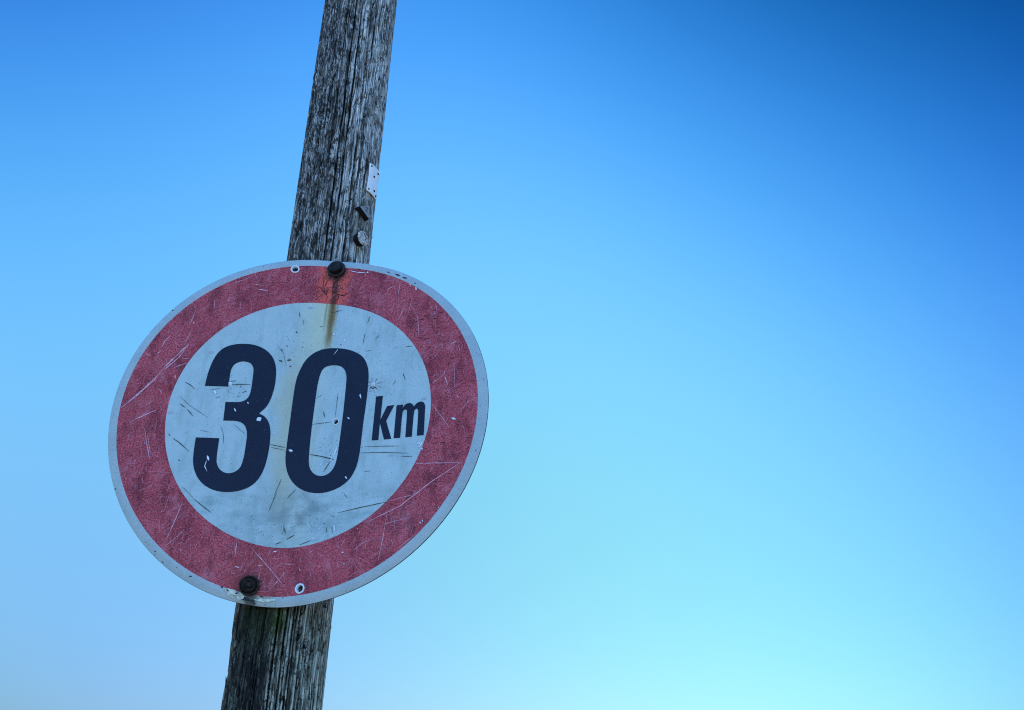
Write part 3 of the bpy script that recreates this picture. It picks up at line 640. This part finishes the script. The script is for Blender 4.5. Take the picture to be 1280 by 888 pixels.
def knot(col, d0, z0, r):
    kd = n.m('SQRT', n.add(n.m('POWER', n.mul(n.sub(deg, d0), 1.3), 2.), n.m('POWER', n.mul(n.sub(zl, z0), .8), 2.)))
    kd = n.add(kd, n.mul(n.sub(pits2, .5), r * .9))
    rings = n.smooth(n.m('SINE', n.mul(kd, 22. / r)), -.2, .5)
    m_ = n.smooth(kd, r * 1.15, r * .7)
    col = n.mix(n.mul(m_, .8), col, n.mix(rings, (.03, .028, .026), (.42, .40, .37)))
    return n.mix(n.mul(n.smooth(kd, r * .34, r * .22), .95), col, (.012, .011, .01))
col = knot(col, 28., 768., 9.); col = knot(col, 40., -352., 13.); col = knot(col, -38., 560., 7.); col = knot(col, 60., 705., 6.); col = knot(col, -58., 905., 8.)
# green algae just under the sign and olive stain by the nails
al = n.mul(n.smooth(n.m('ABSOLUTE', n.sub(deg, -12.)), 44., 14.), n.smooth(zl, -372., -318.))
al = n.mul(al, n.smooth(zl, -270., -300.)); al = n.mul(al, n.smooth(pits2, .3, .62, .35, 1.))
col = n.mix(n.mul(al, .95), col, (.060, .085, .010))
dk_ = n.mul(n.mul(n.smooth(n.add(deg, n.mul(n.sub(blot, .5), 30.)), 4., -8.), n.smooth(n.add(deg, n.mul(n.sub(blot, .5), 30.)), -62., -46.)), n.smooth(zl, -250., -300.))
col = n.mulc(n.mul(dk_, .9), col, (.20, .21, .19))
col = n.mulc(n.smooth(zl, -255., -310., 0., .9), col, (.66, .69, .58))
ol = n.mul(n.smooth(n.m('ABSOLUTE', n.sub(deg, 56.)), 26., 8.), n.smooth(n.m('ABSOLUTE', n.sub(zl, 410.)), 90., 30.))
col = n.mix(n.mul(ol, .5), col, (.10, .085, .05))
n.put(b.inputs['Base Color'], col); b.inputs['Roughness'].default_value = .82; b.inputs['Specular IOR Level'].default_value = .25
hgt = n.add(n.mul(fib, 1.), n.mul(n.sub(1., pm), .8))
n.put(b.inputs['Normal'], n.bump(hgt, .55, .0011))
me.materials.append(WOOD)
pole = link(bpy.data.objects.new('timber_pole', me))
tag(pole, 'weathered grey timber pole with long drying cracks, carrying the round sign', 'pole')

def on_pole(ph, z, out=0.):
    a = math.radians(ph); r = R0 + .0016 * z + out
    return Vector((PX + .00066 * z + r * math.sin(a), PY - r * math.cos(a), z + H))
def pole_frame(ph):
    a = math.radians(ph); nrm = Vector((math.sin(a), -math.cos(a), 0)); tan = Vector((math.cos(a), math.sin(a), 0))
    return tan, nrm

# a few lifted splinters are part of the pole's surface
bm = bmesh.new(); bm.from_mesh(me)
for ph, z, L, lean_ in ((86, .394, .014, .006), (-80, .60, .010, .003), (84, .80, .012, .004), (90, -.32, .010, .004), (-86, -.40, .012, .004), (72, .585, .010, .003), (86, .50, .009, .003)):
    base = on_pole(ph, z, -.0005); tan, nrm = pole_frame(ph)
    tip = base + nrm * lean_ + Vector((0, 0, L)); s = .0009
    vs = [bm.verts.new(base + tan * s), bm.verts.new(base - tan * s), bm.verts.new(base + nrm * s * 1.4), bm.verts.new(tip)]
    for f in ((0, 1, 3), (1, 2, 3), (2, 0, 3)): bm.faces.new([vs[i] for i in f])
bm.to_mesh(me); bm.free()

# ------------------------------------------------------------------ things nailed to the pole
TAGM = simple('white_enamelled_tag', (.88, .89, .87), .45, 0, .06, 60., .4)
NAIL = simple('dark_nail_head', (.03, .03, .032), .5, .5, .4, 500.)
CAPM = simple('grey_moulded_cap', (.26, .26, .27), .6, .0, .3, 260., .35, .2)
CAPD = simple('cap_mark_and_side_shade', (.010, .010, .011), .7, 0, .3, 300., .2)  # for marks, and for shade painted on marker and nail sides
DISC, n, b = new_mat('rust_mottled_nail_head')
tc = n.node('ShaderNodeTexCoord').outputs['Object']; f1 = n.noise(tc, 260., 4, .65); f2 = n.noise(tc, 90., 3, .6)
col = n.mix(n.smooth(f1, .35, .68), (.20, .17, .13), (.80, .78, .70)); col = n.mix(n.mul(n.smooth(f2, .48, .62), .7), col, (.33, .20, .13))
n.put(b.inputs['Base Color'], col); b.inputs['Roughness'].default_value = .7; n.put(b.inputs['Normal'], n.bump(f1, .5, .001))

def pole_thing(name, ph, z, label, cat):
    o = bpy.data.objects.new(name, None); link(o); o.empty_display_size = .02
    tan, nrm = pole_frame(ph); o.matrix_world = Matrix(((tan.x, -nrm.x, 0, 0), (tan.y, -nrm.y, 0, 0), (0, 0, 1, 0), (0, 0, 0, 1)))
    o.location = on_pole(ph, z); tag(o, label, cat); return o

# white tag bent round the pole
tag_c = (66., .511)
tagt = pole_thing('metal_tag', *tag_c, 'small blank white metal tag curved round the pole, held by six dark nails', 'tag')
Mi = tagt.matrix_basis.inverted()
corner = [tuple(c) for c in D['tag']]
bm = bmesh.new(); NU, NV = 14, 16
def tagpt(s, t, out):
    (a0, z0), (a1, z1), (a2, z2), (a3, z3) = corner
    ph = (a0 * (1 - s) + a1 * s) * (1 - t) + (a3 * (1 - s) + a2 * s) * t
    z = (z0 * (1 - s) + z1 * s) * (1 - t) + (z3 * (1 - s) + z2 * s) * t
    ph -= 1.8 * math.sin(math.pi * t) * -1 * (1 - s)            # slightly pinched left edge
    return Mi @ on_pole(ph, z / 1000, out + .0012 * math.sin(3 * s + 1) ** 2 + .0012 * abs(2 * t - 1) ** 3)
for out, flip in ((.0030, False), (.0018, True)):
    g = [[bm.verts.new(tagpt(i / NU, j / NV, out)) for i in range(NU + 1)] for j in range(NV + 1)]
    for j in range(NV):
        for i in range(NU): bm.faces.new((g[j][i], g[j][i + 1], g[j + 1][i + 1], g[j + 1][i]))
    if not flip: g1 = g
bd = lambda g: [g[0][i] for i in range(NU + 1)] + [g[j][NU] for j in range(1, NV + 1)] + [g[NV][i] for i in range(NU - 1, -1, -1)] + [g[j][0] for j in range(NV - 1, 0, -1)]
A, B = bd(g1), bd(g)
for i in range(len(A)): j = (i + 1) % len(A); bm.faces.new((A[i], A[j], B[j], B[i]))
bmesh.ops.recalc_face_normals(bm, faces=bm.faces[:])
obj('tag_plate', bm, TAGM, tagt)
for ph, z in D['tagn']:
    bm = bmesh.new(); lathe(bm, [(.0019, 0), (.0020, .0012), (.0012, .0018), (0, .0019)], 14)
    nl = obj('nail', bm, NAIL, tagt)
    tan, nrm = pole_frame(ph); nl.matrix_basis = Mi @ Matrix.Translation(on_pole(ph, z / 1000, .0042)) @ Vector((0, -1, 0)).rotation_difference(nrm).to_matrix().to_4x4()

# triangular marker with its figure
tri_z = .430
tri = pole_thing('marker_nail', 50., tri_z, 'dark grey triangular marker nail stamped 2, above the round nail head', 'marker')
bm = bmesh.new(); T = [(-.0155, -.002), (.0115, -.0165), (.0095, .0125)]; DEP = .0115
def sh(p, k): return (p[0] * k, p[1] * k)
lv = []
for k, y in ((1., .006), (1., -DEP + .001), (.93, -DEP)):
    lv.append([bm.verts.new((sh(p, k)[0], y, sh(p, k)[1])) for p in T])
for a, c in zip(lv, lv[1:]):
    for i in range(3): j = (i + 1) % 3; bm.faces.new((a[i], a[j], c[j], c[i]))
tf = bm.faces.new(lv[-1])
for f in bm.faces: f.material_index = 0 if f is tf or f.index == 0 and False else 1  # side faces get near black, the underside's shade put into the colour
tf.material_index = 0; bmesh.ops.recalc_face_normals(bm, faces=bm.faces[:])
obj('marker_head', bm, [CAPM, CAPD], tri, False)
bm = bmesh.new(); w = .0012                        # the stamped figure
path = [(-.0026, .0028), (-.0006, .0046), (.0016, .0032), (.0006, .0004), (-.0026, -.0030), (.0024, -.0034)]
for (x0, z0), (x1, z1) in zip(path, path[1:]):
    d = Vector((x1 - x0, z1 - z0)).normalized(); q = Vector((-d.y, d.x)) * w / 2; e = d * w * .3
    bm.faces.new([bm.verts.new((px_ + .0025, -DEP - .0004 - .00002 * random.random(), pz_ + .000)) for px_, pz_ in ((x0 - e.x + q.x, z0 - e.y + q.y), (x0 - e.x - q.x, z0 - e.y - q.y), (x1 + e.x - q.x, z1 + e.y - q.y), (x1 + e.x + q.x, z1 + e.y + q.y))])
obj('stamped_figure', bm, CAPD, tri, False)

# round nail head
rnd = pole_thing('nail_head', 50.5, .3665, 'round rust mottled nail head projecting from the pole, just above the sign', 'nail')
bm = bmesh.new(); lathe(bm, [(.0120, -.006), (.0128, .010), (.0138, .0115), (.0140, .0128), (.0132, .0138), (.0090, .0142), (0, .0140)], 40, .03)
for f in bm.faces: f.material_index = 1 if f.calc_center_median().y > -.0130 else 0  # sides of the nail coloured near black as painted shade
for px_, pz_, rr_ in ((.003, .005, .0012), (.0045, -.002, .0015), (-.002, .001, .0010), (.001, .009, .0012), (.0065, .003, .0011)):
    c0 = [bm.verts.new((px_ + rr_ * math.cos(a) * random.uniform(.6, 1.3), -.0146, pz_ + rr_ * math.sin(a) * random.uniform(.6, 1.3))) for a in np.linspace(0, 2 * math.pi, 8)[:-1]]
    f = bm.faces.new(c0); f.material_index = 1
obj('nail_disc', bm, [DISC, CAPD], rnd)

# ------------------------------------------------------------------ the ground
bm = bmesh.new(); S_ = 3000.
bm.faces.new([bm.verts.new(p) for p in ((-S_, -S_, 0), (S_, -S_, 0), (S_, S_, 0), (-S_, S_, 0))])
GR, n, b = new_mat('gravel_verge')
tc = n.node('ShaderNodeTexCoord').outputs['Object']; a = n.noise(tc, .35, 8, .7); c = n.noise(tc, 38., 6, .75)
col = n.mix(n.smooth(a, .35, .65), (.17, .17, .155), (.24, .24, .225)); col = n.mulc(n.smooth(c, .42, .6, 0., .9), col, (.45, .45, .42))
n.put(b.inputs['Base Color'], col); b.inputs['Roughness'].default_value = .9
g = obj('ground', bm, GR, None, False); g['kind'] = 'structure'

# ------------------------------------------------------------------ sky and sun
SUN_EL, SUN_AZ = math.radians(60), math.radians(-9)     # high, behind the sign and in line with the pole
scene = bpy.context.scene
w = bpy.data.worlds.new('World'); scene.world = w; w.use_nodes = True
nt = w.node_tree; n = N(nt); bg = nt.nodes['Background']
sky = n.node('ShaderNodeTexSky', sky_type='NISHITA'); sky.sun_disc = False
sky.sun_elevation = SUN_EL; sky.sun_rotation = SUN_AZ; sky.air_density = 1.; sky.dust_density = .4; sky.ozone_density = 2.
bg.inputs['Strength'].default_value = .15
dirv = n.node('ShaderNodeTexCoord').outputs['Generated']
dx, dy, dz = n.xyz(dirv)
zc = n.m('SMOOTH_MAX', dz, .045, .03)                       # the lowest haze band keeps the colour just above the horizon
n.put(sky.inputs[0], n.vec(dx, dy, zc))
a = n.m('SMOOTH_MAX', n.m('SMOOTH_MIN', dx, .58, .14), -.54, .14); bb = n.m('SMOOTH_MIN', zc, .78, .1)
terms = [None, a, bb, n.mul(a, a), n.mul(a, bb), n.mul(bb, bb), n.mul(n.mul(a, a), a), n.mul(n.mul(a, a), bb), n.mul(n.mul(bb, bb), a), n.mul(n.mul(bb, bb), bb), n.mul(n.mul(bb, bb), n.mul(bb, bb)), n.mul(n.mul(a, a), n.mul(a, a)), n.mul(n.mul(a, a), n.mul(bb, bb)), n.mul(n.mul(n.mul(a, a), a), bb), n.mul(n.mul(n.mul(bb, bb), bb), a)]
front_w = n.smooth(dy, -.25, .35)
chans = []
skyc = n.node('ShaderNodeSeparateColor'); n.put(skyc.inputs[0], sky.outputs[0])
for ch in range(3):
    acc = SKY[ch][0]
    for t, cf in zip(terms[1:], SKY[ch][1:]): acc = n.m('MULTIPLY_ADD', t, cf, acc)
    acc = n.m('MULTIPLY_ADD', acc, front_w, n.mul(n.sub(1., front_w), BACK[ch]))
    chans.append(n.mul(skyc.outputs[ch], n.m('POWER', math.e, acc)))
cc = n.node('ShaderNodeCombineColor')
for ch in range(3): n.put(cc.inputs[ch], chans[ch])
n.put(bg.inputs['Color'], cc.outputs[0])

sl = bpy.data.lights.new('sun', 'SUN'); sl.energy = 3.0; sl.angle = math.radians(.53); sl.color = (1., .95, .87)
so = link(bpy.data.objects.new('sun', sl))
sd = Vector((math.sin(SUN_AZ) * math.cos(SUN_EL), math.cos(SUN_AZ) * math.cos(SUN_EL), math.sin(SUN_EL)))
so.rotation_euler = sd.to_track_quat('Z', 'Y').to_euler(); so.location = (0, 0, 8)

# ------------------------------------------------------------------ camera
cam = bpy.data.cameras.new('camera'); co_ = link(bpy.data.objects.new('camera', cam))
Rv, Uv, Fv = Vector(CAM['R']), Vector(CAM['U']), Vector(CAM['F'])
M = Matrix((Rv, Uv, -Fv)).transposed().to_4x4(); M.translation = Vector(CAM['c']) + Vector((0, 0, H)); co_.matrix_world = M
cam.sensor_width = 36.; cam.lens = CAM['f'] / 1280 * 36.; cam.clip_start = .01; cam.clip_end = 20000.
scene.camera = co_
scene.view_settings.view_transform = 'Standard'; scene.view_settings.look = 'None'
scene.view_settings.exposure = EXPOSURE; scene.view_settings.gamma = 1.; scene.view_settings.use_curve_mapping = False
scene.cycles.use_denoising = DENOISE
scene.cycles.max_bounces = 6; scene.cycles.filter_width = 1.1
